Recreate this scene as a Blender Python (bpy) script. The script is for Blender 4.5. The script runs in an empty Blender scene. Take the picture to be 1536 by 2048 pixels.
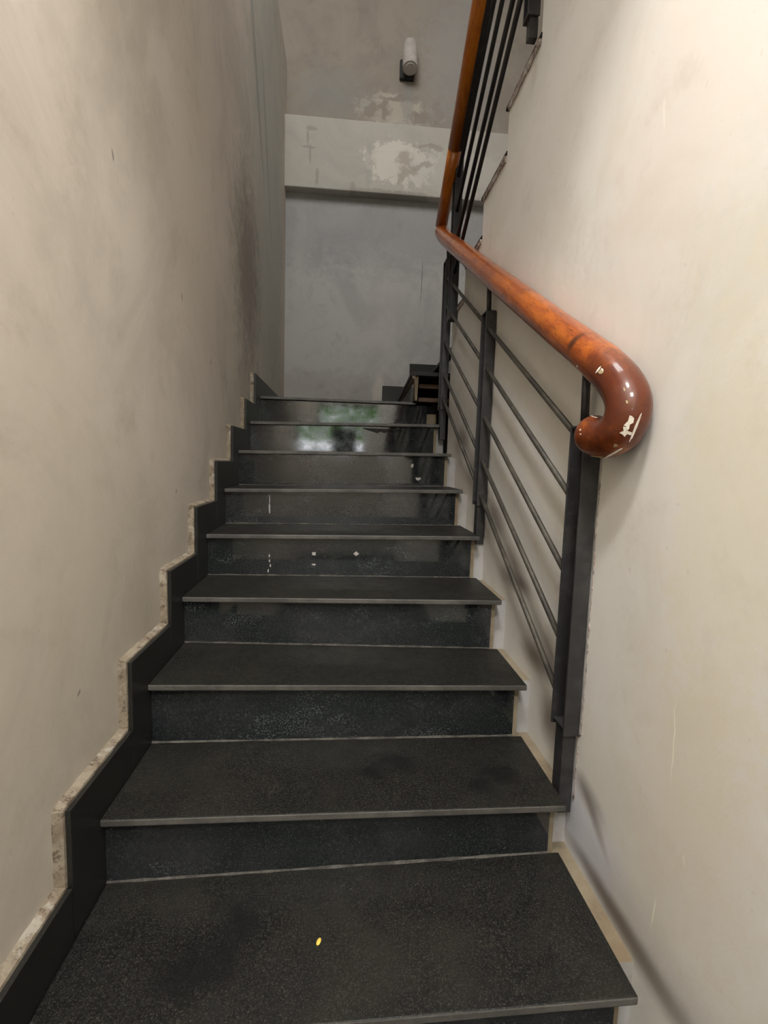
import bpy, bmesh, math, random
from mathutils import Vector, Matrix
random.seed(7)
S = bpy.context.scene
C = S.collection

# ------------------------------------------------------------------ camera
CAM = Vector((0.506557, -0.740943, 1.113756))
yaw, pit, rol, F = 0.087565, -0.101876, 0.030177, 976.41
fw = Vector((math.sin(yaw)*math.cos(pit), math.cos(yaw)*math.cos(pit), math.sin(pit)))
r0 = Vector((math.cos(yaw), -math.sin(yaw), 0))
u0 = r0.cross(fw)
rt = r0*math.cos(rol) + u0*math.sin(rol)
up = u0*math.cos(rol) - r0*math.sin(rol)
cam_d = bpy.data.cameras.new('camera')
cam = bpy.data.objects.new('camera', cam_d); C.objects.link(cam)
M = Matrix((rt, up, -fw)).transposed().to_4x4(); M.translation = CAM
cam.matrix_world = M
cam_d.sensor_fit = 'VERTICAL'; cam_d.sensor_height = 36; cam_d.lens = 36*F/2048
cam_d.clip_start = 0.02
S.camera = cam

# ------------------------------------------------------------------ world, lights, exposure
w = bpy.data.worlds.new('world'); S.world = w; w.use_nodes = True
bg = w.node_tree.nodes['Background']
bg.inputs[0].default_value = (0.94, 0.96, 1.0, 1); bg.inputs[1].default_value = 9.0
S.view_settings.view_transform = 'Standard'; S.view_settings.look = 'None'
S.view_settings.gamma = 1; S.view_settings.use_curve_mapping = False
S.view_settings.exposure = 0.0

def area(name, loc, target, sx, sy, power, col):
    l = bpy.data.lights.new(name, 'AREA'); l.shape = 'RECTANGLE'; l.size = sx; l.size_y = sy
    l.energy = power; l.color = col
    o = bpy.data.objects.new(name, l); C.objects.link(o); o.location = loc
    o.rotation_euler = (Vector(target)-Vector(loc)).to_track_quat('-Z', 'Y').to_euler()
    return o
area('lobby_ceiling_light', (0.42, -0.75, 3.05), (0.46, -0.60, 0), 0.30, 0.30, 41, (1.0, 0.98, 0.955))
area('added_rear_fill', (0.45, -2.0, 3.05), (0.5, -1.2, 0), 0.6, 0.6, 64, (1.0, 0.985, 0.965))  # added fill with no known lamp behind it, brightens the lower right wall
area('stairwell_daylight', (0.40, 0.9, 5.35), (0.75, 3.0, 2.6), 1.3, 1.6, 84, (1.0, 0.98, 0.96))
sun = bpy.data.lights.new('sun', 'SUN'); sun.energy = 14; sun.angle = 0.01
so = bpy.data.objects.new('sun', sun); C.objects.link(so); so.location = (0, 0, 9)
so.rotation_euler = Vector((-.25, -.75, -.6)).to_track_quat('-Z', 'Y').to_euler()
portal = area('window_portal', (0.69, -2.74, 1.635), (0.69, 0, 1.635), 1.22, 0.83, 1, (1, 1, 1))
portal.data.cycles.is_portal = True

# ------------------------------------------------------------------ node helpers
class NT:
    def __init__(s, name):
        s.m = bpy.data.materials.new(name); s.m.use_nodes = True
        s.t = s.m.node_tree; s.b = s.t.nodes['Principled BSDF']
        s.geo = s.n('ShaderNodeNewGeometry').outputs['Position']
        s.obj = s.n('ShaderNodeTexCoord').outputs['Object']
    def n(s, typ): return s.t.nodes.new(typ)
    def put(s, sock, v):
        if isinstance(v, bpy.types.NodeSocket): s.t.links.new(v, sock)
        else: sock.default_value = v
    def math(s, op, a, b=0.0, clamp=False):
        n = s.n('ShaderNodeMath'); n.operation = op; n.use_clamp = clamp
        s.put(n.inputs[0], a); s.put(n.inputs[1], b); return n.outputs[0]
    def vec(s, op, a, b=(0, 0, 0)):
        n = s.n('ShaderNodeVectorMath'); n.operation = op
        s.put(n.inputs[0], a); s.put(n.inputs[1], b)
        return n.outputs['Value'] if op == 'LENGTH' else n.outputs[0]
    def noise(s, p, scale, detail=4, rough=0.6, stretch=None, dist=0.0):
        if stretch: p = s.vec('MULTIPLY', p, stretch)
        n = s.n('ShaderNodeTexNoise'); s.put(n.inputs['Vector'], p)
        n.inputs['Scale'].default_value = scale; n.inputs['Detail'].default_value = detail
        n.inputs['Roughness'].default_value = rough; n.inputs['Distortion'].default_value = dist
        return n.outputs['Fac']
    def noisec(s, p, scale, detail=3):
        n = s.n('ShaderNodeTexNoise'); s.put(n.inputs['Vector'], p)
        n.inputs['Scale'].default_value = scale; n.inputs['Detail'].default_value = detail
        return n.outputs['Color']
    def ramp(s, f, lo, hi, smooth=True):
        n = s.n('ShaderNodeMapRange'); n.interpolation_type = 'SMOOTHSTEP' if smooth else 'LINEAR'
        s.put(n.inputs[0], f); n.inputs[1].default_value = lo; n.inputs[2].default_value = hi
        return n.outputs[0]
    def mix(s, f, a, b):
        n = s.n('ShaderNodeMix'); n.data_type = 'RGBA'
        s.put(n.inputs[0], f)
        for i, v in ((6, a), (7, b)):
            if isinstance(v, tuple) and len(v) == 3: v = (*v, 1)
            s.put(n.inputs[i], v)
        return n.outputs[2]
    def wob(s, p, amp, scale):
        c = s.noisec(p, scale, 8); d = s.vec('SUBTRACT', c, (0.5, 0.5, 0.5))
        return s.vec('ADD', p, s.vec('MULTIPLY', d, (amp, amp, amp)))
    def blob(s, p, c, r, soft=0.6):
        q = s.vec('MULTIPLY', s.vec('SUBTRACT', p, c), tuple(1.0/max(x, 1e-4) for x in r))
        n = s.math('MULTIPLY', s.math('SUBTRACT', s.noise(p, 16, 9, 0.75), 0.5), 2.6)
        return s.ramp(s.math('ADD', s.vec('LENGTH', q), n), 1.0+soft/2, 1.0-soft/2)
    def rblob(s, p, c, r, slope, soft=0.6):
        # ellipse in the yz plane whose long axis follows dz = slope*dy
        L = math.hypot(1, slope); a = (0, 1/L, slope/L); b = (0, -slope/L, 1/L)
        d = s.vec('SUBTRACT', p, c)
        def dot(v, k):
            n = s.n('ShaderNodeVectorMath'); n.operation = 'DOT_PRODUCT'
            s.put(n.inputs[0], v); n.inputs[1].default_value = k; return n.outputs['Value']
        da = s.math('MULTIPLY', dot(d, a), 1.0/r[0]); db = s.math('MULTIPLY', dot(d, b), 1.0/r[1])
        q = s.math('SQRT', s.math('ADD', s.math('MULTIPLY', da, da), s.math('MULTIPLY', db, db)))
        return s.ramp(q, 1.0+soft/2, max(0.0, 1.0-soft/2))
    def scale(s, f, k): return s.math('MULTIPLY', f, k)
    def bump(s, h, strength, dist=0.002):
        n = s.n('ShaderNodeBump'); n.inputs['Strength'].default_value = strength
        n.inputs['Distance'].default_value = dist; s.put(n.inputs['Height'], h)
        s.t.links.new(n.outputs[0], s.b.inputs['Normal'])
    def fin(s, col, rough, spec=0.5, metal=0.0, coat=0.0, coatr=0.1):
        if isinstance(col, tuple): col = (*col, 1)
        s.put(s.b.inputs['Base Color'], col); s.put(s.b.inputs['Roughness'], rough)
        s.b.inputs['Specular IOR Level'].default_value = spec; s.b.inputs['Metallic'].default_value = metal
        s.b.inputs['Coat Weight'].default_value = coat; s.b.inputs['Coat Roughness'].default_value = coatr
        return s.m

def plaster(name, base, alt, dark, blobs=None, fine=0.5):
    t = NT(name); p = t.geo
    big = t.noise(p, 2.0, 7, 0.68, dist=0.8)
    mid = t.noise(p, 7, 6, 0.7)
    st = t.noise(p, 5, 4, 0.6, stretch=(1, 1, 0.25))
    col = t.mix(t.ramp(big, 0.42, 0.64), base, alt)
    col = t.mix(t.scale(t.ramp(mid, 0.52, 0.75), 0.35), col, dark)
    col = t.mix(t.scale(t.ramp(st, 0.55, 0.75), 0.22), col, tuple(min(1, c*1.12) for c in base))
    sp = t.noise(p, 60, 2, 0.5)
    col = t.mix(t.scale(t.ramp(sp, 0.70, 0.78), 0.25), col, dark)
    if blobs: col = blobs(t, p, col)
    h = t.math('ADD', t.scale(t.noise(p, 45, 5, 0.7), 0.5), t.scale(mid, 1.0))
    t.bump(h, 0.35*fine, 0.004)
    return t.fin(col, 0.85, 0.3)

def right_blobs(t, p, col):
    q = t.wob(p, 0.05, 6)
    col = t.mix(t.scale(t.blob(q, (1.09, 0.18, 1.75), (9, 0.22, 0.28), 1.2), 0.25), col, (0.80, 0.66, 0.56))
    col = t.mix(t.scale(t.blob(q, (1.09, -0.05, 1.05), (9, 0.12, 0.35), 1.2), 0.35), col, (0.74, 0.66, 0.45))
    col = t.mix(t.scale(t.blob(q, (1.09, -0.02, 0.55), (9, 0.15, 0.25), 1.2), 0.35), col, (0.70, 0.60, 0.42))
    col = t.mix(t.scale(t.blob(q, (1.09, 0.30, 0.25), (9, 0.14, 0.10), 1.2), 0.5), col, (0.62, 0.66, 0.80))
    # hand and shoe scuffs running back above every tread
    q = t.wob(p, 0.025, 9)
    for (y, z, a, b, sl, k) in ((0.17, 0.192, 0.15, 0.020, -0.02, 0.95), (0.04, 0.188, 0.16, 0.026, -0.05, 0.7), (0.05, 0.22, 0.3, 0.06, 0.0, 0.28),
                             (0.285, 0.352, 0.055, 0.026, 0.3, 0.75), (0.25, 0.318, 0.06, 0.013, 0.7, 0.6),
                             (0.50, 0.41, 0.06, 0.050, 0.0, 0.85), (0.58, 0.55, 0.11, 0.030, -0.05, 0.85),
                             (0.62, 0.57, 0.10, 0.055, 0.1, 0.5), (0.52, 0.62, 0.04, 0.05, 0.0, 0.25),
                             (0.82, 0.730, 0.11, 0.026, 0.0, 0.85), (0.87, 0.76, 0.11, 0.055, 0.1, 0.5),
                             (1.10, 0.90, 0.11, 0.055, 0.0, 0.6), (1.40, 1.07, 0.11, 0.06, 0.0, 0.6), (1.66, 1.23, 0.10, 0.055, 0.0, 0.65)):
        col = t.mix(t.scale(t.rblob(q, (1.09, y, z), (a, b), sl, 1.8), k*.85), col, (0.13, 0.10, 0.08))
    # thin scratches
    q = t.wob(p, 0.02, 12)
    for (y, z, a, sl) in ((0.02, 0.64, 0.07, 20), (0.20, 1.78, 0.03, 9), (-0.03, 0.46, 0.01, 2), (0.03, 0.30, 0.03, -14)):
        col = t.mix(t.scale(t.rblob(q, (1.09, y, z), (a, 0.0016), sl, 0.8), 0.7), col, (0.92, 0.88, 0.75))
    return col
def left_blobs(t, p, col):
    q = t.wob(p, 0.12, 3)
    col = t.mix(t.scale(t.blob(q, (0, 2.9, 3.0), (9, 0.75, 1.6), 1.0), 0.5), col, (0.36, 0.40, 0.38))  # this and the brown patch: wear, partly shade put into the colour
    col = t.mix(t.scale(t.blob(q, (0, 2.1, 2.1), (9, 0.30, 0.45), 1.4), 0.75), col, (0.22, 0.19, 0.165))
    col = t.mix(t.scale(t.blob(q, (0, 0.35, 0.75), (9, 0.35, 0.45), 1.5), 0.25), col, (0.44, 0.40, 0.28))
    q = t.wob(p, 0.03, 8)
    for (y, z, a, b, sl, k) in ((2.35, 3.3, 0.5, 0.05, -1.6, 0.35), (2.75, 3.1, 0.5, 0.03, -2.2, 0.3)):
        col = t.mix(t.scale(t.rblob(q, (0, y, z), (a, b), sl, 1.0), k), col, (0.12, 0.14, 0.14))
    # small nicks
    for (y, z, a, sl) in ((0.98, 1.63, 0.012, -4), (1.55, 1.47, 0.012, 8), (1.33, 1.49, 0.01, 6), (0.50, 1.79, 0.012, -4), (0.28, 0.62, 0.006, 1), (0.9, 1.0, 0.008, 3)):
        col = t.mix(t.scale(t.rblob(q, (0, y, z), (a, 0.004), sl, 0.8), 0.6), col, (0.08, 0.06, 0.05))
    return col
def back_low_blobs(t, p, col):
    q = t.wob(p, 0.10, 4)
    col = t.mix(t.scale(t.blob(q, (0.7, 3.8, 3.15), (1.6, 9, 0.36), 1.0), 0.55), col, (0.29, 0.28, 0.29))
    col = t.mix(t.scale(t.blob(q, (0.10, 3.8, 2.5), (0.05, 9, 0.9), 1.0), 0.35), col, (0.46, 0.48, 0.46))
    col = t.mix(t.scale(t.blob(q, (0.85, 3.8, 2.3), (0.20, 9, 0.5), 1.5), 0.3), col, (0.50, 0.49, 0.45))
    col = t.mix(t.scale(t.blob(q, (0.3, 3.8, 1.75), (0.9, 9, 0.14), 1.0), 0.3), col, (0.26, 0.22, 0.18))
    q = t.wob(p, 0.04, 6)
    col = t.mix(t.scale(t.blob(q, (0.82, 3.8, 1.78), (0.05, 9, 0.12), 1.0), 0.6), col, (0.60, 0.57, 0.50))
    q = t.wob(p, 0.03, 2)
    col = t.mix(t.scale(t.blob(t.vec('ADD', q, (0, 0, 0)), (1.18, 3.8, 2.75), (0.004, 9, 0.17), 0.8), 0.7), col, (0.12, 0.12, 0.12))
    return col
def beam_blobs(t, p, col):
    q = t.wob(p, 0.10, 5)
    col = t.mix(t.scale(t.blob(q, (0.95, 3.7, 3.66), (0.30, 9, 0.17), 0.25), 0.75), col, (0.70, 0.665, 0.585))
    col = t.mix(t.scale(t.blob(q, (1.55, 3.7, 3.62), (0.55, 9, 0.17), 0.6), 0.6), col, (0.56, 0.545, 0.50))
    q = t.wob(p, 0.16, 9)
    for (x, z, a, b) in ((0.99, 3.70, 0.07, 0.05), (1.02, 3.59, 0.08, 0.045), (1.12, 3.65, 0.11, 0.02), (0.93, 3.55, 0.03, 0.05), (1.2, 3.8, 0.14, 0.02)):
        col = t.mix(t.scale(t.blob(q, (x, 3.7, z), (a, 9, b), 0.8), 0.6), col, (0.32, 0.27, 0.23))
    q = t.wob(p, 0.02, 6)
    col = t.mix(t.scale(t.blob(q, (0.675, 3.7, 3.60), (0.03, 9, 0.21), 0.3), 0.6), col, (0.40, 0.39, 0.36))
    for (x, z, a, b) in ((0.18, 3.67, 0.010, 0.08), (0.17, 3.73, 0.05, 0.010), (0.24, 3.50, 0.016, 0.07), (0.19, 3.88, 0.04, 0.018), (0.16, 3.80, 0.010, 0.05), (0.55, 3.43, 0.03, 0.05), (0.75, 3.42, 0.25, 0.02), (1.0, 3.41, 0.2, 0.03)):
        col = t.mix(t.scale(t.blob(q, (x, 3.7, z), (a, 9, b), 0.7), 0.65), col, (0.30, 0.28, 0.25))
    return col
def back_up_blobs(t, p, col):
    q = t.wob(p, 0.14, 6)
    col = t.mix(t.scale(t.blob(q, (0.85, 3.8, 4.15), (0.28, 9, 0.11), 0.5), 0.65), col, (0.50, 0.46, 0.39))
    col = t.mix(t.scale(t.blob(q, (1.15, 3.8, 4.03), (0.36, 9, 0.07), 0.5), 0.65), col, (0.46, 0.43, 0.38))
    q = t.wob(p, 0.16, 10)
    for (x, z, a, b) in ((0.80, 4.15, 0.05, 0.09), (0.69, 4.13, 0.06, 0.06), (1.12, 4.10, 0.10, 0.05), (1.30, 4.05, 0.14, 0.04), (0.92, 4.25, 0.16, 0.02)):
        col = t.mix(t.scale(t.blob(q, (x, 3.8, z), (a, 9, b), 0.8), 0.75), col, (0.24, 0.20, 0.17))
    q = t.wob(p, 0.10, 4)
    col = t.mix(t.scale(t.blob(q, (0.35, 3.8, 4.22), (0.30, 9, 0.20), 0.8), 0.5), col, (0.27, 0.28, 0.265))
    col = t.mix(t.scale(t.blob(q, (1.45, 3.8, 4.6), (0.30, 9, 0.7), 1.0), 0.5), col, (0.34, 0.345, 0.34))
    q = t.wob(p, 0.03, 6)
    col = t.mix(t.scale(t.blob(q, (1.0, 3.8, 4.22), (0.055, 9, 0.17), 0.4), 0.5), col, (0.27, 0.275, 0.26))
    return col

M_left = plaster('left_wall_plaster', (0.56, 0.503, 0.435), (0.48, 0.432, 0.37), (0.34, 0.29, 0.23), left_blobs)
M_right = plaster('right_wall_plaster', (0.75, 0.73, 0.69), (0.70, 0.672, 0.61), (0.50, 0.45, 0.38), right_blobs)
M_backlow = plaster('landing_wall_plaster', (0.46, 0.455, 0.44), (0.38, 0.372, 0.365), (0.26, 0.245, 0.22), back_low_blobs, 0.4)
M_beam = plaster('beam_plaster', (0.47, 0.445, 0.40), (0.42, 0.405, 0.37), (0.30, 0.27, 0.235), beam_blobs)
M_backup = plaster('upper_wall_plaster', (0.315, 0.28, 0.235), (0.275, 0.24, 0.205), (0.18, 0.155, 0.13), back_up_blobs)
M_plain = plaster('plain_plaster', (0.62, 0.58, 0.52), (0.56, 0.53, 0.48), (0.40, 0.36, 0.32))
M_mortar = plaster('cream_mortar', (0.28, 0.235, 0.165), (0.21, 0.16, 0.10), (0.10, 0.06, 0.03), None, 1.6)
M_fill = plaster('grey_fillet', (0.46, 0.45, 0.45), (0.38, 0.36, 0.34), (0.2, 0.16, 0.13))
def lip(name, a, b, c, w):
    t = NT(name); p = t.geo
    n = t.noise(p, 22, 8, 0.8, dist=0.8); m = t.noise(p, 38, 8, 0.8); k = t.noise(p, 12, 6, 0.7)
    col = t.mix(t.ramp(n, 0.40, 0.62), a, b)
    col = t.mix(t.scale(t.ramp(m, 0.52, 0.60), 0.85), col, c)
    col = t.mix(t.scale(t.ramp(k, 0.55, 0.62), 0.8), col, w)
    t.bump(t.math('ADD', n, m), 0.7, 0.003)
    return t.fin(col, 0.9, 0.2)
M_lip = lip('flaking_paint', (0.31, 0.265, 0.20), (0.22, 0.175, 0.125), (0.10, 0.07, 0.05), (0.40, 0.37, 0.31))
M_lip2 = lip('flaking_white_paint', (0.42, 0.37, 0.33), (0.30, 0.24, 0.21), (0.06, 0.035, 0.03), (0.60, 0.56, 0.52))
def granite(name, polished):
    t = NT(name); p = t.geo
    sp = t.noise(p, 330, 2, 0.7); sp2 = t.noise(p, 150, 3, 0.7)
    big = t.noise(p, 3.2, 5, 0.65, dist=0.8)
    mid = t.noise(p, 11, 6, 0.75)
    if polished:
        col = t.mix(t.ramp(sp2, 0.45, 0.65), (0.008, 0.010, 0.010), (0.022, 0.026, 0.027))
        col = t.mix(t.scale(t.ramp(sp, 0.58, 0.68), 0.6), col, (0.085, 0.095, 0.095))
        col = t.mix(t.scale(t.ramp(big, 0.42, 0.7), 0.5), col, (0.046, 0.044, 0.048))
        salt = t.math('MULTIPLY', t.ramp(t.noise(p, 230, 2, 0.6), 0.55, 0.62), t.ramp(t.noise(p, 4.5, 5, 0.7, stretch=(1, 1, 2)), 0.53, 0.63))
        col = t.mix(t.scale(salt, 0.55), col, (0.14, 0.155, 0.155))
        rough = t.math('ADD', t.scale(t.ramp(mid, 0.40, 0.75), 0.10), 0.05)
        t.bump(mid, 0.02, 0.0006)
        return t.fin(col, rough, 0.9)
    col = t.mix(t.ramp(sp2, 0.44, 0.66), (0.005, 0.005, 0.0045), (0.016, 0.0155, 0.013))
    col = t.mix(t.scale(t.ramp(sp, 0.55, 0.67), 0.65), col, (0.080, 0.077, 0.064))
    col = t.mix(t.scale(t.ramp(big, 0.42, 0.70), 0.40), col, (0.028, 0.026, 0.020))
    col = t.mix(t.scale(t.ramp(mid, 0.58, 0.72), 0.75), col, (0.006, 0.006, 0.006))
    q = t.wob(p, 0.06, 14)
    for (x, y, z, a, b) in ((.66, .47, .325, .05, .035), (.60, .43, .325, .03, .02), (.93, .42, .32, .05, .04), (.87, .38, .32, .03, .025), (.25, .10, .16, .06, .05), (.32, .18, .16, .04, .05)):
        col = t.mix(t.scale(t.blob(q, (x, y, z), (a, b, .05), 1.2), 0.75), col, (0.004, 0.004, 0.004))
    rough = t.math('ADD', t.scale(t.ramp(mid, 0.35, 0.75), 0.15), 0.45)
    t.bump(t.math('ADD', sp2, t.scale(mid, 0.3)), 0.25, 0.0008)
    return t.fin(col, rough, 0.25)
M_tread = granite('granite_tread', False)
M_riser = granite('granite_riser', True)
def edge_mat():
    t = NT('granite_worn_edge'); p = t.geo
    n = t.noise(p, 9, 5, 0.7); sp = t.noise(p, 300, 2)
    col = t.mix(t.ramp(n, 0.35, 0.7), (0.060, 0.057, 0.052), (0.12, 0.112, 0.10))
    col = t.mix(t.scale(t.ramp(sp, 0.55, 0.7), 0.4), col, (0.03, 0.03, 0.03))
    return t.fin(col, 0.5, 0.5)
M_edge = edge_mat()
def skirt_mat():
    t = NT('granite_skirting'); p = t.geo
    n = t.noise(p, 12, 5, 0.7); sp = t.noise(p, 260, 2)
    col = t.mix(t.ramp(sp, 0.45, 0.7), (0.010, 0.010, 0.009), (0.022, 0.021, 0.018))
    col = t.mix(t.scale(t.ramp(n, 0.58, 0.8), 0.4), col, (0.045, 0.040, 0.033))
    return t.fin(col, 0.42, 0.5)
M_skirt = skirt_mat()
def grout_mat():
    t = NT('dusty_joint'); p = t.geo
    n = t.noise(p, 25, 5, 0.7)
    col = t.mix(t.ramp(n, 0.35, 0.7), (0.045, 0.042, 0.038), (0.12, 0.112, 0.098))
    return t.fin(col, 0.9, 0.2)
M_joint = grout_mat()
def wood(name, a, b, c, coat, ax):
    t = NT(name); p = t.geo
    sx = t.n('ShaderNodeSeparateXYZ'); t.put(sx.inputs[0], p)
    X, Y, Z = sx.outputs
    al = t.math('ADD', t.scale(Y, ax[0]), t.scale(Z, ax[1])); ac = t.math('SUBTRACT', t.scale(Y, ax[1]), t.scale(Z, ax[0]))
    cb = t.n('ShaderNodeCombineXYZ'); t.put(cb.inputs[0], t.scale(X, 6)); t.put(cb.inputs[1], al); t.put(cb.inputs[2], t.scale(ac, 6)); g_ = cb.outputs[0]
    g = t.noise(g_, 5, 7, 0.75, dist=1.2)
    f = t.noise(g_, 18, 5, 0.75, dist=0.4)
    big = t.noise(p, 6, 4)
    col = t.mix(t.ramp(g, 0.38, 0.62), a, b)
    col = t.mix(t.scale(t.ramp(f, 0.50, 0.68), 0.75), col, c)
    col = t.mix(t.scale(t.ramp(big, 0.45, 0.65), 0.35), col, c)
    if coat > 0.55:
        q = t.wob(p, 0.012, 30)
        # dark knot beside the curl
        col = t.mix(t.scale(t.rblob(q, (1.0, 0.335, 1.390), (0.020, 0.011), -1.3, 1.4), 0.9), col, (0.04, 0.012, 0.005))
        # darker, redder varnish round the handled curl
        col = t.mix(t.scale(t.blob(q, (1.03, 0.17, 1.25), (1, 0.12, 0.12), 1.0), 0.85), col, (0.070, 0.013, 0.005))
    t.bump(f, 0.06, 0.001)
    return t.fin(col, 0.38, 0.3, coat=coat, coatr=0.10)
M_wood = wood('varnished_wood', (0.44, 0.115, 0.012), (0.27, 0.055, 0.008), (0.11, 0.020, 0.005), 0.6, (.866, .5))
M_wood2 = wood('varnished_wood_upper', (0.58, 0.19, 0.018), (0.46, 0.125, 0.012), (0.28, 0.06, 0.009), 0.5, (-.855, .518))
def metal():
    t = NT('black_painted_steel'); p = t.geo
    n = t.noise(p, 20, 5, 0.7)
    col = t.mix(t.ramp(n, 0.4, 0.75), (0.022, 0.021, 0.022), (0.045, 0.042, 0.042))
    d = t.noise(p, 160, 2)
    col = t.mix(t.scale(t.ramp(d, 0.68, 0.75), 0.3), col, (0.2, 0.18, 0.16))
    return t.fin(col, 0.42, 0.5)
M_metal = metal()
def rodmat():
    t = NT('dusty_steel_rod'); p = t.geo
    n = t.noise(p, 14, 5, 0.7)
    col = t.mix(t.ramp(n, 0.35, 0.75), (0.035, 0.032, 0.026), (0.095, 0.085, 0.065))
    return t.fin(col, 0.5, 0.4)
M_rod = rodmat()
def simple(name, col, rough=0.6, sp=0.4):
    t = NT(name); n = t.noise(t.geo, 30, 4)
    c = t.mix(t.ramp(n, 0.3, 0.8), tuple(x*0.85 for x in col), tuple(min(1, x*1.12) for x in col))
    return t.fin(c, rough, sp)
M_white = simple('white_enamel', (0.46, 0.43, 0.40), 0.5)
M_black = simple('black_plastic', (0.012, 0.012, 0.012), 0.5)
M_chip = simple('pale_chip', (0.80, 0.73, 0.64), 0.8)
M_chip2 = simple('olive_chip', (0.38, 0.30, 0.17), 0.8)
M_plank = simple('old_timber', (0.16, 0.10, 0.07), 0.8)
M_green = simple('leaf_green', (0.20, 0.42, 0.06), 0.6)
M_yellow = simple('yellow_petal', (0.85, 0.60, 0.10), 0.7)
M_spot = simple('speck_and_glint', (0.42, 0.40, 0.38), 0.8)
def glass():
    t = NT('window_glass'); t.b.inputs['Transmission Weight'].default_value = 1.0
    t.b.inputs['IOR'].default_value = 1.01
    return t.fin((0.97, 1.0, 0.98), 0.0, 0.2)

# ------------------------------------------------------------------ mesh helpers
def link(name, bm, mats, parent=None, smooth=False, bevel=0.0, bseg=2):
    bmesh.ops.recalc_face_normals(bm, faces=bm.faces)
    me = bpy.data.meshes.new(name); bm.to_mesh(me); bm.free()
    o = bpy.data.objects.new(name, me); C.objects.link(o)
    for m in (mats if isinstance(mats, (list, tuple)) else [mats]): me.materials.append(m)
    if smooth:
        for f in me.polygons: f.use_smooth = True
    if bevel:
        md = o.modifiers.new('bevel', 'BEVEL'); md.width = bevel; md.segments = bseg; md.limit_method = 'ANGLE'
        md.angle_limit = math.radians(40)
    if parent: o.parent = parent; o.matrix_parent_inverse = Matrix.Translation(-parent.location)
    return o
def hexa(bm, pts, mi=0):
    """eight corners: bottom ring 0-3, top ring 4-7"""
    v = [bm.verts.new(p) for p in pts]
    for q in ((3, 2, 1, 0), (4, 5, 6, 7), (0, 1, 5, 4), (1, 2, 6, 5), (2, 3, 7, 6), (3, 0, 4, 7)):
        f = bm.faces.new([v[i] for i in q]); f.material_index = mi
    return v
def box(bm, x0, x1, y0, y1, z0, z1, mi=0):
    return hexa(bm, [(x0, y0, z0), (x1, y0, z0), (x1, y1, z0), (x0, y1, z0),
                     (x0, y0, z1), (x1, y0, z1), (x1, y1, z1), (x0, y1, z1)], mi)
def prism_x(bm, yz, x0, x1, mi=0):
    a = [bm.verts.new((x0, y, z)) for y, z in yz]; b = [bm.verts.new((x1, y, z)) for y, z in yz]
    n = len(yz)
    for f in (bm.faces.new(a), bm.faces.new(b[::-1])): f.material_index = mi
    for i in range(n):
        f = bm.faces.new((a[i], b[i], b[(i+1) % n], a[(i+1) % n])); f.material_index = mi
def prism_z(bm, xy, z0, z1, mi=0):
    a = [bm.verts.new((x, y, z0)) for x, y in xy]; b = [bm.verts.new((x, y, z1)) for x, y in xy]
    n = len(xy)
    for f in (bm.faces.new(a[::-1]), bm.faces.new(b)): f.material_index = mi
    for i in range(n):
        f = bm.faces.new((a[i], a[(i+1) % n], b[(i+1) % n], b[i])); f.material_index = mi
def tube(bm, pts, rad, n=12, cap=True):
    pts = [Vector(p) for p in pts]
    if not isinstance(rad, (list, tuple)): rad = [rad]*len(pts)
    tg = []
    for i in range(len(pts)):
        a = pts[max(i-1, 0)]; b = pts[min(i+1, len(pts)-1)]; tg.append((b-a).normalized())
    ref = Vector((1, 0, 0)) if abs(tg[0].x) < 0.9 else Vector((0, 0, 1))
    nrm = (ref - tg[0]*ref.dot(tg[0])).normalized()
    rings = []
    for p, t, r in zip(pts, tg, rad):
        nrm = (nrm - t*nrm.dot(t)).normalized(); bi = t.cross(nrm)
        rings.append([bm.verts.new(p + nrm*(r*math.cos(2*math.pi*k/n)) + bi*(r*math.sin(2*math.pi*k/n))) for k in range(n)])
    for a, b in zip(rings, rings[1:]):
        for k in range(n): bm.faces.new((a[k], a[(k+1) % n], b[(k+1) % n], b[k]))
    if cap: bm.faces.new(rings[0][::-1]); bm.faces.new(rings[-1])
def spline(pts, k=8):
    P = [Vector(p) for p in pts]; out = []
    for i in range(len(P)-1):
        p0 = P[max(i-1, 0)]; p1 = P[i]; p2 = P[i+1]; p3 = P[min(i+2, len(P)-1)]
        for j in range(k):
            t = j/k
            out.append(0.5*((2*p1)+(p2-p0)*t+(2*p0-5*p1+4*p2-p3)*t*t+(-p0+3*p1-3*p2+p3)*t**3))
    out.append(P[-1]); return out
def thing(name, label, cat, loc, group=None):
    o = bpy.data.objects.new(name, None); C.objects.link(o); o.location = loc; o.empty_display_size = 0.1
    o['label'] = label; o['category'] = cat
    if group: o['group'] = group
    return o
def tag(o, label, cat, group=None):
    o['label'] = label; o['category'] = cat
    if group: o['group'] = group
    return o
def struct(name, bm, mats, **k):
    o = link(name, bm, mats, **k); o['kind'] = 'structure'; return o

# ------------------------------------------------------------------ step corners (y, z of each nosing at the left and right end)
L = {0: (-.29, .0), 1: (-.006, .157), 2: (.287, .325), 3: (.558, .502), 4: (.845, .662), 5: (1.131, .824), 6: (1.42, .980), 7: (1.701, 1.151), 8: (2.004, 1.314), 9: (2.331, 1.490)}
R = {0: (-.29, .0), 1: (-.007, .179), 2: (.297, .317), 3: (.571, .484), 4: (.826, .662), 5: (1.123, .834), 6: (1.427, .999), 7: (1.699, 1.167), 8: (2.034, 1.336), 9: (2.331, 1.503)}
W = 1.053; RW = 1.025; OV = 0.024; TH = 0.017; XR = 1.094

# ------------------------------------------------------------------ the shell
bm = bmesh.new(); box(bm, -.25, -.03, -2.75, 3.8, -.4, 4.42); struct('wall_left', bm, M_left)
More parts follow.
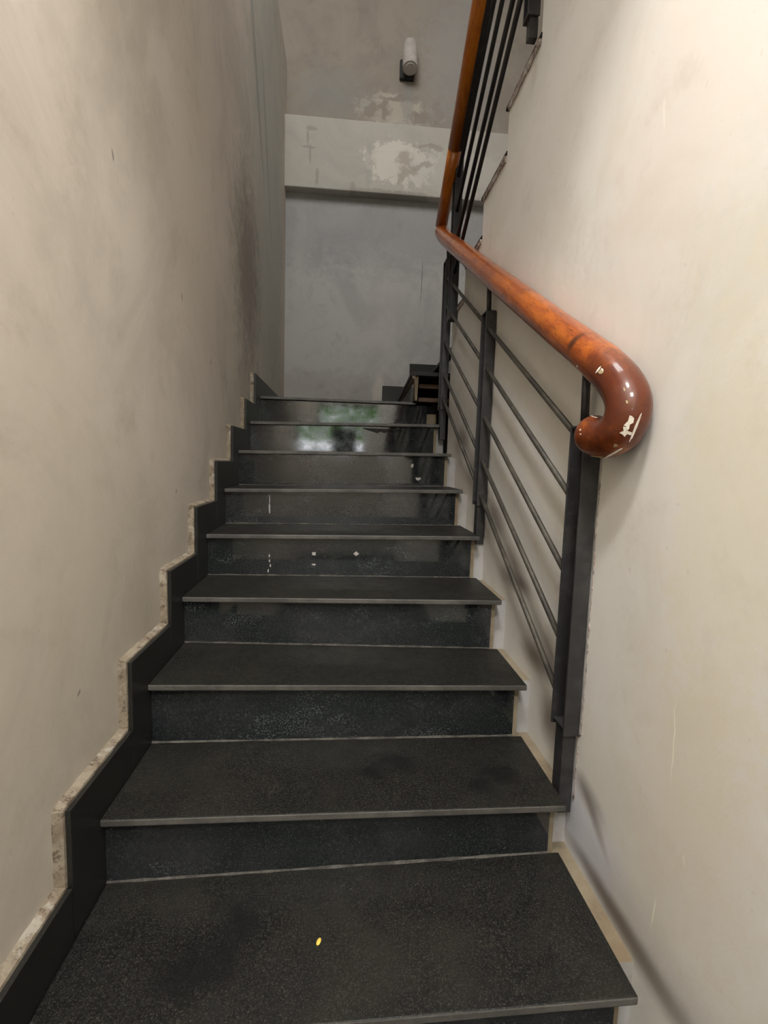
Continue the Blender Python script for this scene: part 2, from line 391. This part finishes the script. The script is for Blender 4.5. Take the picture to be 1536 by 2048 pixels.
# right wall: closes the upper flight from below, its top follows that flight's treads
UP = [(2.03, 1.945), (1.775, 2.110), (1.492, 2.280), (1.195, 2.450), (.900, 2.620), (.610, 2.790), (.320, 2.960), (.030, 3.130), (-.260, 3.300)]
yz = [(-2.75, -.4), (2.0, -.4)]
for i, (y, z) in enumerate(UP):
    yy = y-.03
    yz.append((yy, z-.030))
    yz.append(((UP[i+1][0]-.03) if i+1 < len(UP) else -2.75, z-.030))
bm = bmesh.new(); prism_x(bm, yz, XR, XR+.11); struct('wall_right', bm, M_right)
# floor of the storey above the lobby, with the downstand beam at its edge
bm = bmesh.new(); box(bm, -.03, XR, -2.75, -.10, 3.10, 3.30); box(bm, -.03, XR, -.22, -.10, 2.587, 3.0999)
struct('ceiling_lobby', bm, M_plain)
bm = bmesh.new(); box(bm, XR+.112, 2.2, -2.75, -.30, 3.10, 3.26); struct('floor_storey', bm, M_plain)
bm = bmesh.new(); box(bm, XR+.112, 2.2, -.42, -.30, -.4, 3.0995); struct('wall_light_block', bm, M_plain)  # unseen closure added to keep the hollow under the winders dark
bm = bmesh.new(); prism_x(bm, [(-.29, 3.05), (1.98, 1.74), (1.98, 1.64), (-.29, 2.95)], XR+.112, 2.199); struct('ceiling_light_block', bm, M_plain)  # unseen sloped slab, added to shut stray light out of that hollow
bm = bmesh.new(); box(bm, -1.4, 2.35, 3.8, 4.0, -.4, 3.409); struct('wall_back_lower', bm, M_backlow)
bm = bmesh.new(); box(bm, -1.4, 2.35, 3.7, 4.0, 3.409, 3.975); struct('trim_1', bm, M_beam, bevel=.008)
bm = bmesh.new(); box(bm, -1.4, 2.35, 3.8, 4.0, 3.975, 5.6); struct('wall_back_upper', bm, M_backup)
bm = bmesh.new(); box(bm, 2.2, 2.35, -2.75, 3.8, -.4, 5.6); struct('wall_far_right', bm, M_plain)
bm = bmesh.new(); box(bm, -1.55, -1.4, -2.75, 4.0, 4.42, 5.6); struct('wall_far_left', bm, M_plain)
bm = bmesh.new(); box(bm, -1.4, -.25, -2.75, 3.8, 4.2, 4.42); struct('floor_upper', bm, M_plain)
bm = bmesh.new(); box(bm, -1.55, 2.35, -2.9, 4.0, 5.6, 5.75); struct('ceiling', bm, M_plain)
bm = bmesh.new(); box(bm, -.03, XR, -2.75, -.0, -.2, -.001); struct('floor', bm, M_tread)
bm = bmesh.new(); box(bm, XR, 2.35, -2.9, 4.0, -.6, -.4); box(bm, -.25, XR, -2.9, 4.0, -.6, -.4); struct('floor_base', bm, M_plain)
# rear wall with its window
wx0, wx1, wz0, wz1 = 0.08, 1.30, 1.22, 2.05
bm = bmesh.new()
box(bm, -1.55, wx0, -2.9, -2.75, -.4, 5.6); box(bm, wx1, 2.35, -2.9, -2.75, -.4, 5.6)
box(bm, wx0, wx1, -2.9, -2.75, -.4, wz0); box(bm, wx0, wx1, -2.9, -2.75, wz1, 5.6)
struct('wall_rear', bm, M_plain)
bm = bmesh.new()
for a in ((wx0, wx0+.04), (wx1-.04, wx1)): box(bm, a[0], a[1], -2.85, -2.80, wz0, wz1)
for a in ((wz0, wz0+.04), (wz1-.04, wz1)): box(bm, wx0+.04, wx1-.04, -2.85, -2.80, a[0], a[1])
box(bm, .62, 1.0, -2.86, -2.79, wz0+.04, 1.62)
struct('window_1', bm, M_black)

# ------------------------------------------------------------------ concrete core of the lower flight
bm = bmesh.new()
for i in range(1, 10):
    yl, zl = L[i]; yr, zr = R[i]; zb = -.19
    nl = L[i+1] if i < 9 else (3.8, 0); nr = R[i+1] if i < 9 else (3.8, 0)
    def blk(x0, x1, dy, dz, mi, back=0):
        f0 = (x0)/W; f1 = (x1)/W
        def at(f, a, b): return (a[0]*(1-f)+b[0]*f, a[1]*(1-f)+b[1]*f)
        a0 = at(f0, L[i], R[i]); a1 = at(f1, L[i], R[i]); n0 = at(f0, nl, nr); n1 = at(f1, nl, nr)
        hexa(bm, [(x0, a0[0]+dy, zb), (x1, a1[0]+dy, zb), (x1, n1[0]+dy, zb), (x0, n0[0]+dy, zb),
                  (x0, a0[0]+dy, a0[1]-dz), (x1, a1[0]+dy, a1[1]-dz), (x1, n1[0]+dy, a1[1]-dz), (x0, n0[0]+dy, a0[1]-dz)], mi)
    if i < 9:
        blk(-.03, 1.043, OV+.014, TH, 0)
        blk(1.043, XR, OV+.055, .022, 1)
    else:
        box(bm, -.03, .93, yl+OV+.014, 3.8, zb, zl-TH, 0)
        box(bm, .93, XR, yl+OV+.02, yl+OV+.05, zb, 1.425, 0)
o = struct('floor_core', bm, [M_mortar, M_fill])
for f in o.data.polygons:
    if f.normal.z > .9: f.material_index = 0

# ------------------------------------------------------------------ granite steps of the lower flight
step_labels = {
 1: 'nearest, largest black granite step, cut by the bottom edge of the photo',
 2: 'second step from the bottom, black granite, at the foot of the nearest railing post',
 3: 'third step from the bottom, black granite, with dark oily riser below its nosing',
 4: 'fourth step from the bottom, black granite, speckled riser under a thin tread',
 5: 'fifth black granite step, with white paint specks on its riser, beside the middle railing post',
 6: 'sixth black granite step from the bottom, one thin white drip on the riser at left',
 7: 'seventh black granite step, tread seen edge-on, small bright glints on its riser',
 8: 'eighth black granite step from the bottom, torn pale peel mark under its nosing reflection',
}
steps = {}
for i in range(1, 9):
    (yl, zl), (yr, zr) = L[i], R[i]; (nyl, _), (nyr, _) = L[i+1], R[i+1]
    st = thing('stair_step', step_labels[i], 'step', (W/2, yl, min(zl, zr)-.16), 'black granite steps of the lower flight')
    steps[i] = st
    bm = bmesh.new()
    bl, br = nyl+OV-.001, nyr+OV-.001
    hexa(bm, [(0.0, yl, zl-TH), (W, yr, zr-TH), (W, br, zr-TH), (0, bl, zl-TH), (0, yl, zl), (W, yr, zr), (W, br, zr), (0, bl, zl)])
    bm.normal_update()
    o = link('tread', bm, [M_tread, M_edge], st, bevel=.003, bseg=2)
    for f in o.data.polygons:
        if f.normal.y < -.9: f.material_index = 1
    # riser plate
    bm = bmesh.new()
    pzl, pzr = (L[i-1][1], R[i-1][1]+(L[i-1][1]-R[i-1][1])*(W-RW)/W)
    hexa(bm, [(0, yl+OV, pzl), (RW, yr+OV, pzr), (RW, yr+OV+.012, pzr), (0, yl+OV+.012, pzl),
              (0, yl+OV, zl-TH-.0015), (RW, yr+OV, zr-TH-.0015), (RW, yr+OV+.012, zr-TH-.0015), (0, yl+OV+.012, zl-TH-.0015)])
    link('riser', bm, M_riser, st)
    # dusty joint where the riser meets the tread below
    if i > 1:
        bm = bmesh.new()
        nseg = 26
        for side in (0,):
            prev = None
            for k in range(nseg+1):
                f = k/nseg; x = f*RW; y = (yl*(1-f)+yr*f)+OV; z = pzl*(1-x/W)+pzr*(x/W)
                dd = .003+.003*random.random()
                ring = [bm.verts.new((x, y-dd, z+.0004)), bm.verts.new((x, y, z+dd*.9)), bm.verts.new((x, y, z+.0002))]
                if prev:
                    for a in range(3): bm.faces.new((prev[a], ring[a], ring[(a+1) % 3], prev[(a+1) % 3]))
                prev = ring
        link('joint', bm, M_joint, st)
# landing slab
ld = thing('landing_slab', 'black granite landing slab at the top of the lower flight, below the grey wall', 'landing', (.5, 2.33, 1.33))
bm = bmesh.new(); prism_z(bm, [(0, 2.331), (.958, 2.331), (1.0, 3.8), (0, 3.8)], 1.474, 1.491)
o = link('slab', bm, [M_tread, M_edge], ld, bevel=.003)
for f in o.data.polygons:
    if f.normal.y < -.9: f.material_index = 1
bm = bmesh.new()
hexa(bm, [(0, 2.355, 1.314), (RW+.005, 2.355, 1.336), (RW+.005, 2.367, 1.336), (0, 2.367, 1.314), (0, 2.355, 1.4725), (RW+.005, 2.355, 1.4725), (RW+.005, 2.367, 1.4725), (0, 2.367, 1.4725)])
link('riser', bm, M_riser, ld)
# paint specks, drips, painted glints and the peeled patch on the risers
def fleck(parent, x, z, y, w_, h_, n=9, jag=.35, mat=M_spot, name='speck_and_glint'):
    bm = bmesh.new(); vs = []
    for k in range(n):
        a = 2*math.pi*k/n; r = 1+random.uniform(-jag, jag)
        vs.append((x+math.cos(a)*w_*.5*r, z+math.sin(a)*h_*.5*r))
    a = [bm.verts.new((p[0], y-.0012, p[1])) for p in vs]; b = [bm.verts.new((p[0], y+.0005, p[1])) for p in vs]
    bm.faces.new(a)
    for k in range(n): bm.faces.new((a[k], b[k], b[(k+1) % n], a[(k+1) % n]))
    return link(name, bm, mat, parent)
fleck(steps[5], .568, .753, 1.150, .024, .020, 4, .08)
fleck(steps[5], .411, .750, 1.153, .026, .014, 5, .5)
fleck(steps[5], .409, .708, 1.153, .024, .008, 7, .4)
for k in range(5): fleck(steps[5], .233+random.uniform(-.006, .006), .74-.02*k, 1.154, .006, .012, 6, .4)
fleck(steps[6], .19, .895, 1.443, .007, .045, 8, .3)
fleck(steps[6], .19, .93, 1.443, .004, .05, 8, .3)
fleck(steps[7], .86, 1.10, 1.722, .014, .022, 8, .4)  # bright window glints on this riser, painted as pale flecks
fleck(steps[7], .89, 1.035, 1.722, .03, .016, 8, .5)
# torn peel under the eighth nosing
bm = bmesh.new()
xs = [.62+.02*k for k in range(12)]
top = [1.300]*12; bot = [1.297, 1.292, 1.287, 1.281, 1.276, 1.286, 1.278, 1.284, 1.290, 1.284, 1.292, 1.297]
va = [bm.verts.new((x, 2.037, z)) for x, z in zip(xs, top)]; vb = [bm.verts.new((x, 2.040, z)) for x, z in zip(xs, bot)]
vc = [bm.verts.new((x, 2.0445, z)) for x, z in zip(xs, top)]
for k in range(11):
    bm.faces.new((va[k], va[k+1], vb[k+1], vb[k])); bm.faces.new((va[k], vc[k], vc[k+1], va[k+1])); bm.faces.new((vc[k], vb[k], vb[k+1], vc[k+1]))
link('peeling_film', bm, M_black, steps[8])
# crumb on the nearest tread
bm = bmesh.new()
bmesh.ops.create_icosphere(bm, subdivisions=2, radius=.5)
for v in bm.verts: v.co = Vector((v.co.x*.009+.480+v.co.y*.004, v.co.y*.016+.137, v.co.z*.004+.1685)) * 1
tag(link('petal', bm, M_yellow, smooth=True), 'tiny yellow petal lying on the nearest black tread', 'petal')

# ------------------------------------------------------------------ stepped skirting along the left wall
SK = [(-.19, .112), (-.105, .268), (.180, .428), (.465, .603), (.750, .768), (1.025, .936), (1.305, 1.097), (1.598, 1.260), (1.915, 1.422), (2.19, 1.600)]
def skirt_tiles():
    root = bpy.data.objects.new('baseboard_left', None); C.objects.link(root); root['kind'] = 'structure'
    SK2 = [(-.39, .10)] + [(-.105, .268)] + SK[2:]
    for i in range(len(SK2)):
        y0, z0 = SK2[i]
        y1 = SK2[i+1][0] if i+1 < len(SK2) else 3.8
        base = L[i][1] if i in L else L[9][1]
        # horizontal piece above tread i
        bm = bmesh.new(); g = .0012
        yz = [(y0+g, z0), (y1, z0), (y1+.12 if i+1 < len(SK2) else y1, base-.02), (y0+.085, base-.02), (y0+g, z0-.17)]
        yz = [(y0+g, z0), (y1-g, z0), (y1-g, base-.03), (y0+.145, base-.03), (y0+.145, base-.21), (y0+g, base-.21)] if i else [(y0, z0), (y1-g, z0), (y1-g, -.02), (y0, -.02)]
        if i+1 < len(SK2): yz[1:3] = [(y1-g, z0), (y1-g, base-.03)]
        prism_x(bm, yz, -.011, -.0005)
        link('skirting_tile', bm, M_skirt, root, bevel=.001)
        # rough mortar bed behind the tile, proud of its top and front
        def rough(a, b, n, nx, amp):
            """strip of mortar from a to b (y,z)"""
            bm = bmesh.new(); prev = None
            ay, az = a; by, bz = b
            for k in range(n+1):
                f = k/n; y = ay+(by-ay)*f; z = az+(bz-az)*f
                r = [random.uniform(-amp, amp) for _ in range(4)]
                oy, oz = nx
                t_ = .005+abs(r[0])
                ring = [bm.verts.new((-.034, y, z)), bm.verts.new((-.031+r[1]*.3, y+oy*(t_+.004), z+oz*(t_+.004))),
                        bm.verts.new((-.0125+r[2]*.5, y+oy*t_*.6, z+oz*t_*.6)), bm.verts.new((-.0115, y-oy*.004, z-oz*.004)),
                        bm.verts.new((-.034, y-oy*.004, z-oz*.004))]
                if prev:
                    for q in range(5): bm.faces.new((prev[q], ring[q], ring[(q+1) % 5], prev[(q+1) % 5]))
                else: bm.faces.new(ring)
                prev = ring
            bm.faces.new(prev[::-1])
            return bm
        am = .0028
        link('mortar_edge', rough((y0-.002, z0), (y1-.002, z0), 18, (0, 1), am), M_lip, root)
        if i+1 < len(SK2) and i >= 0:
            zn = SK2[i+1][1]
            link('mortar_edge', rough((y1, z0), (y1, zn+.002), 8, (-1, 0), am), M_lip, root)
    return root
skirt_tiles()
# skirting on the landing wall, following the two winders
bm = bmesh.new(); box(bm, .855, 1.098, 3.786, 3.7995, 1.4915, 1.805); box(bm, 1.100, 2.19, 3.786, 3.7995, 1.66, 2.012)
box(bm, 0, .853, 3.786, 3.7995, 1.4915, 1.60)
struct('baseboard_back', bm, M_skirt, bevel=.001)

# ------------------------------------------------------------------ winders and upper flight
wd = thing('winder_step', 'first winder tread above the landing, slanting slab with chipped edge over a dark hollow', 'step', (.95, 2.25, 1.49))
A = [(.905, 2.222), (.985, 3.785), (1.30, 3.785), (1.22, 2.222)]
bm = bmesh.new(); prism_z(bm, A, 1.634, 1.657); link('tread', bm, M_tread, wd, bevel=.002)
bm = bmesh.new()
hexa(bm, [(.932, 2.30, 1.492), (.944, 2.30, 1.492), (1.012, 3.785, 1.492), (1.0, 3.785, 1.492),
          (.932, 2.30, 1.6335), (.944, 2.30, 1.6335), (1.012, 3.785, 1.6335), (1.0, 3.785, 1.6335)])
link('riser', bm, M_riser, wd)
# crumbling mortar under the slanting edge and the cream end of the riser
bm = bmesh.new(); prev = None
for k in range(31):
    f = k/30; x = .912+f*.08; y = 2.226+f*1.5; r = random.uniform(0, .016)
    ring = [bm.verts.new((x, y, 1.6335)), bm.verts.new((x+.020, y, 1.6335)), bm.verts.new((x+.016, y, 1.620-r)), bm.verts.new((x+.004, y, 1.626-r*.6))]
    if prev:
        for q in range(4): bm.faces.new((prev[q], ring[q], ring[(q+1) % 4], prev[(q+1) % 4]))
    else: bm.faces.new(ring)
    prev = ring
bm.faces.new(prev[::-1])
link('mortar_edge', bm, M_lip, wd)
bm = bmesh.new(); hexa(bm, [(.940, 2.262, 1.492), (.952, 2.262, 1.492), (.952, 2.300, 1.492), (.940, 2.300, 1.492),
                            (.928, 2.245, 1.6335), (.955, 2.245, 1.6335), (.955, 2.300, 1.6335), (.928, 2.300, 1.6335)])
link('plaster_edge', bm, M_mortar, wd, bevel=.002)
wb = thing('winder_step', 'second winder tread above the landing, half hidden behind the far railing post', 'step', (1.15, 2.25, 1.66))
bm = bmesh.new(); prism_z(bm, [(1.140, 2.04), (1.205, 3.785), (2.198, 3.785), (2.198, 2.04)], 1.800, 1.822); link('tread', bm, M_tread, wb, bevel=.002)
bm = bmesh.new()
hexa(bm, [(1.165, 2.05, 1.658), (1.177, 2.05, 1.658), (1.242, 3.785, 1.658), (1.230, 3.785, 1.658),
          (1.165, 2.05, 1.7995), (1.177, 2.05, 1.7995), (1.242, 3.785, 1.7995), (1.230, 3.785, 1.7995)])
link('riser', bm, M_riser, wb)
for k in range(2):
    z = (1.512, 1.596)[k]
    bm = bmesh.new(); box(bm, .975, 1.19, 2.36, 2.44, z-.012, z+.012)
    tag(link('wooden_plank', bm, M_plank), ('lower', 'upper')[k]+' brown timber plank in the dark hollow under the first winder', 'plank', 'planks under the winder')
uplab = ['lowest tread end of the upper flight, at the crumbling end of the right wall',
         'second tread end of the upper flight, just above the bent handrail',
         'third tread end of the upper flight, thin dark line behind the rods',
         'fourth tread end of the upper flight, peeling pale edge with black tip',
         'highest step of the upper flight, behind the post at the top edge of the photo']
for i, (y, z) in enumerate(UP[:5]):
    ny = UP[i+1][0]
    st = thing('stair_step', uplab[i] if i < 5 else 'sixth step of the upper flight, above the photo', 'step', (1.6, y, z-.17), 'black granite steps of the upper flight')
    bm = bmesh.new(); box(bm, XR-.004, 2.198, ny-.035, y, z-.014, z); link('tread', bm, M_tread, st, bevel=.002)
    bm = bmesh.new(); box(bm, XR+.112, 2.198, y-.037, y-.025, z-.165, z-.0305); link('riser', bm, M_riser, st)
    # rough painted plaster bed under the tread's end
    bm = bmesh.new(); prev = None
    for k in range(19):
        f = k/18; yy = (y-.03)*(1-f)+(ny-.028)*f; r = random.uniform(0, .004); r2 = random.uniform(0, .008)
        ring = [bm.verts.new((XR-.006-r, yy, z-.0145)), bm.verts.new((XR+.02, yy, z-.0145)), bm.verts.new((XR+.02, yy, z-.0295)), bm.verts.new((XR-.004-r*.5, yy, z-.030-r2))]
        if prev:
            for q in range(4): bm.faces.new((prev[q], ring[q], ring[(q+1) % 4], prev[(q+1) % 4]))
        else: bm.faces.new(ring)
        prev = ring
    bm.faces.new(prev[::-1]); link('mortar_edge', bm, M_lip2, st)

# ------------------------------------------------------------------ railings
def channel_post(parent, y0, zb, zt, stub_b, stub_t, d=.072, ytop=None):
    """two flanges facing the stair with a web against the wall, open on the stair side"""
    bm = bmesh.new()
    x0, x1 = 1.050, 1.0895; th = .006
    box(bm, x0, x1, y0, y0+th, zb, zt)
    box(bm, x0, x1, y0+d-th, y0+d, zb, zt)
    box(bm, x1-.010, x1-.001, y0+th, y0+d-th, zb+.004, zt-.004)
    # cap and bottom plates
    box(bm, x0, x1-.010, y0+th, y0+d-th, zt-.006, zt)
    box(bm, x0+.003, x1-.010, y0+th, y0+d-th, zb+.012, zb+.018)
    p = link('post', bm, M_metal, parent, bevel=.0012)
    bm = bmesh.new(); box(bm, 1.056, 1.0885, y0+.012, y0+d-.018, stub_b, zb+.012)
    link('post_foot', bm, M_metal, p, bevel=.0012)
    bm = bmesh.new(); yc = ytop or y0+d*.5
    tube(bm, [(1.070, yc, zt-.001), (1.066, yc, stub_t)], .0095, 14)
    link('spindle', bm, M_metal, p, smooth=True)
    return p
lower = thing('stair_railing', 'stair railing with curled orange wooden handrail, black steel posts and rods, along the right wall', 'railing', (1.07, .40, .29))
channel_post(lower, .332, .468, 1.212, .262, 1.352, ytop=.375)
channel_post(lower, 1.180, .950, 1.712, .792, 1.830)
channel_post(lower, 2.028, 1.420, 2.235, 1.252, 2.310)
for a in (.962, .810, .620, .448, .312):
    for (ya, yb) in ((.332+.0715, 1.181), (1.180+.0715, 2.029)):
        bm = bmesh.new(); tube(bm, [(1.0635, ya, a+.577*ya), (1.0635, yb, a+.577*yb)], .0078, 10)
        link('rail_rod', bm, M_rod, lower, smooth=True)
# curled handrail
hp = [(1.046, 2.165, 2.432), (1.046, 2.05, 2.352), (1.046, 1.70, 2.150), (1.046, 1.2, 1.862), (1.046, .75, 1.606), (1.046, .50, 1.463), (1.045, .35, 1.380),
      (1.047, .258, 1.325), (1.048, .190, 1.274), (1.049, .165, 1.232), (1.048, .178, 1.195), (1.045, .215, 1.178), (1.042, .252, 1.180), (1.040, .274, 1.186)]
pts = spline(hp, 8)
n = len(pts); rad = [.0405]*n
# slight swelling into the curl, rounded end
for i, p in enumerate(pts):
    if p.y < .42 and i > n//2: rad[i] = .0415
end = pts[-1]; dirv = (pts[-1]-pts[-2]).normalized()
rad[-1] = .040
for k in range(1, 8):
    a = k/7*math.pi/2*.98; pts.append(end+dirv*(.030*math.sin(a))); rad.append(.040*math.cos(a)+.0006)
bm = bmesh.new(); tube(bm, pts, rad, 40)
hr = link('handrail', bm, M_wood, lower, smooth=True)
hr['label'] = 'orange varnished wooden handrail curling under at its near end'
# upper railing
upper = lower
ha = Vector((1.040, 2.158, 2.468)); hb = Vector((1.016, 1.358, 2.952)); hd = (hb-ha)
ht = hb+hd*1.2
j = ha+hd*.42
bm = bmesh.new(); tube(bm, [ha-hd*.005, ha+hd*.3, j], .0335, 28); h2 = link('handrail', bm, M_wood2, upper, smooth=True)
h2['label'] = 'orange varnished wooden handrail of the upper flight'
bm = bmesh.new(); tube(bm, [j+hd*.004, hb, ht], .0345, 28); link('handrail', bm, M_wood2, upper, smooth=True)
# flat bar screwed below the upper handrail
bm = bmesh.new()
o1 = Vector((.026, .006, -.026))
a, b = ha+hd*.45+o1, ht+o1
wv = Vector((.012, 0, 0)); tv = Vector((0, .004, .010))
hexa(bm, [a-wv-tv, a+wv-tv, a+wv+tv, a-wv+tv, b-wv-tv, b+wv-tv, b+wv+tv, b-wv+tv])
link('rail_bar', bm, M_metal, upper)
def upost(y0, zb, zt, stub_t, d=.068, foot=None):
    bm = bmesh.new(); x0, x1 = 1.050, 1.0895; th = .006
    box(bm, x0, x1, y0, y0+th, zb, zt); box(bm, x0, x1, y0+d-th, y0+d, zb, zt)
    box(bm, x1-.010, x1-.001, y0+th, y0+d-th, zb+.004, zt-.004)
    box(bm, x0, x1-.010, y0+th, y0+d-th, zt-.006, zt); box(bm, x0, x1-.010, y0+th, y0+d-th, zb, zb+.006)
    p = link('post', bm, M_metal, upper, bevel=.0012)
    if foot:
        bm = bmesh.new(); box(bm, 1.060, 1.0885, y0+.010, y0+d-.010, foot, zb); link('post_foot', bm, M_metal, p, bevel=.001)
    bm = bmesh.new(); tube(bm, [(1.068, y0+.03, zt), (1.062, y0+.02, stub_t)], .011, 12); link('spindle', bm, M_metal, p, smooth=True)
upost(1.868, 1.872, 2.705, 2.80)
upost(.882, 2.510, 3.46, 3.50, .046, 2.452)
rods = [((1.065, 1.416, 3.004), (1.065, 1.875, 2.706)), ((1.065, 1.339, 2.938), (1.065, 1.875, 2.572)), ((1.065, 1.226, 2.841), (1.065, 1.875, 2.405)),
        ((1.065, 1.094, 2.730), (1.065, 1.875, 2.233)), ((1.065, 1.010, 2.658), (1.065, 1.875, 2.101))]
for a, b in rods:
    a, b = Vector(a), Vector(b); d = a-b
    bm = bmesh.new(); tube(bm, [b, a+d*1.1], .0095, 10); link('rail_rod', bm, M_metal, upper, smooth=True)

# chips on the varnish of the curl, each a thin irregular flake lying on the wood
def flake(px_, size, mat, n=10, jag=.4, asp=1.0, rot=0.0):
    """px_: (y,z) on the curl seen from the stair side"""
    return
def chip_on_tube(i, ang, w_, h_, mat, jag=.4, n=11, rot=0):
    p, r = pts[i], rad[i]; t = (pts[i+1]-pts[i-1]).normalized()
    X = Vector((-1, 0, 0)); X = (X-t*X.dot(t)).normalized(); Y = t.cross(X)
    bm = bmesh.new(); vs = []; vb = []
    for k in range(n):
        a = 2*math.pi*k/n; q = 1+random.uniform(-jag, jag)
        u, v = math.cos(a)*w_*.5*q, math.sin(a)*h_*.5*q
        u, v = u*math.cos(rot)-v*math.sin(rot), u*math.sin(rot)+v*math.cos(rot)
        th = ang+v/r; nr = X*math.cos(th)+Y*math.sin(th)
        vs.append(bm.verts.new(p+t*u+nr*(r+.0007))); vb.append(bm.verts.new(p+t*u+nr*(r-.001)))
    th = ang; nr = X*math.cos(th)+Y*math.sin(th); c = bm.verts.new(p+nr*(r+.0009))
    for k in range(n):
        bm.faces.new((vs[k], vs[(k+1) % n], c)); bm.faces.new((vs[k], vb[k], vb[(k+1) % n], vs[(k+1) % n]))
    return link('varnish_chip', bm, mat, hr)
def nearest(y, z):
    return min(range(n//2, n-2), key=lambda i: (pts[i].y-y)**2+(pts[i].z-z)**2)
CH = [(.215, 1.295, -.35, .016, .009, M_chip2, .5), (.222, 1.300, -.30, .004, .018, M_chip, .3), (.207, 1.290, -.45, .012, .003, M_chip, .3),
      (.170, 1.215, -1.15, .022, .012, M_chip, .6), (.176, 1.205, -1.2, .016, .016, M_chip, .6), (.185, 1.192, -1.1, .010, .006, M_chip2, .5),
      (.20, 1.185, -1.35, .05, .004, M_chip, .3), (.172, 1.21, -1.5, .05, .004, M_chip, .3), (.235, 1.178, -1.3, .035, .008, M_chip2, .4),
      (.50, 1.463, .5, .009, .003, M_chip, .2), (.262, 1.185, 1.25, .025, .003, M_chip, .2), (.255, 1.18, .1, .006, .002, M_chip, .2), (.262, 1.18, .3, .004, .004, M_chip, .2),
      (.17, 1.25, -.9, .008, .003, M_chip2, .4), (.165, 1.23, -.95, .006, .004, M_chip2, .4)]
for (y, z, an, w_, h_, m_, jg) in CH: chip_on_tube(nearest(y, z), an, w_, h_, m_, jg)

bm = bmesh.new(); rp = []; rr = []
for k in range(70):
    z = .30+k*.0125; rp.append((1.0935, .3285+random.uniform(-.0015, .0015)+(.012 if z < .47 else 0), z)); rr.append(random.uniform(.0008, .0032))
tube(bm, rp, rr, 6)
o = link('paint_ridge', bm, M_lip2, lower); o['label'] = 'ragged ridge of old wall paint along the nearest post'

# ------------------------------------------------------------------ wall lamp high on the landing wall
lp = thing('wall_lamp', 'small white cylindrical lamp high on the stained landing wall', 'lamp', (1.0, 3.79, 4.35))
ax = Vector((0, -.26, -.97)).normalized(); base = Vector((1.0, 3.735, 4.655)); ln = .275
bm = bmesh.new()
prof = [(0.0, .018), (.012, .038), (.035, .053), (.07, .060), (.12, .0625), (ln-.004, .0625), (ln, .060)]
tube(bm, [base+ax*a for a, r in prof], [r for a, r in prof], 32); link('lamp_body', bm, M_white, lp, smooth=False, bevel=.0)
bm = bmesh.new(); tube(bm, [base+ax*(ln+.0005), base+ax*(ln+.006)], [.046, .042], 32); link('lens', bm, M_white, lp)
bm = bmesh.new(); tube(bm, [base-ax*.030, base+ax*.004], .011, 12); link('cable_gland', bm, M_black, lp)
bm = bmesh.new(); box(bm, .925, 1.05, 3.765, 3.7995, 4.38, 4.53); link('backplate', bm, M_black, lp, bevel=.006)

# ------------------------------------------------------------------ shrub outside the rear window (mirrored in the polished risers)
sh = thing('shrub', 'green leafy shrub outside the rear window, seen only mirrored in the top risers', 'shrub', (.5, -3.7, .6))
bm = bmesh.new()
for k in range(3600):
    c = Vector((random.uniform(-.6, 1.75), random.uniform(-4.2, -3.5), random.uniform(1.45, 2.45)))
    s = random.uniform(.03, .06); ax_ = Vector((random.uniform(-1, 1), random.uniform(-1, 1), random.uniform(-1, 1))).normalized()
    b_ = ax_.orthogonal().normalized()
    v = [bm.verts.new(c+ax_*s), bm.verts.new(c+b_*s*.5), bm.verts.new(c-ax_*s), bm.verts.new(c-b_*s*.5)]
    bm.faces.new(v)
link('foliage', bm, M_green, sh)
bm = bmesh.new()
for k in range(6):
    x = -.3+k*.33; tube(bm, [(x*.4+.3, -3.8, -.2), (x, -3.8, 1.1), (x+.05, -3.8, 1.9)], [.03, .02, .008], 8)
link('stem', bm, M_plank, sh)
bm = bmesh.new(); box(bm, -4, 5, -9, -2.95, -.5, -.2); struct('ground', bm, M_green)
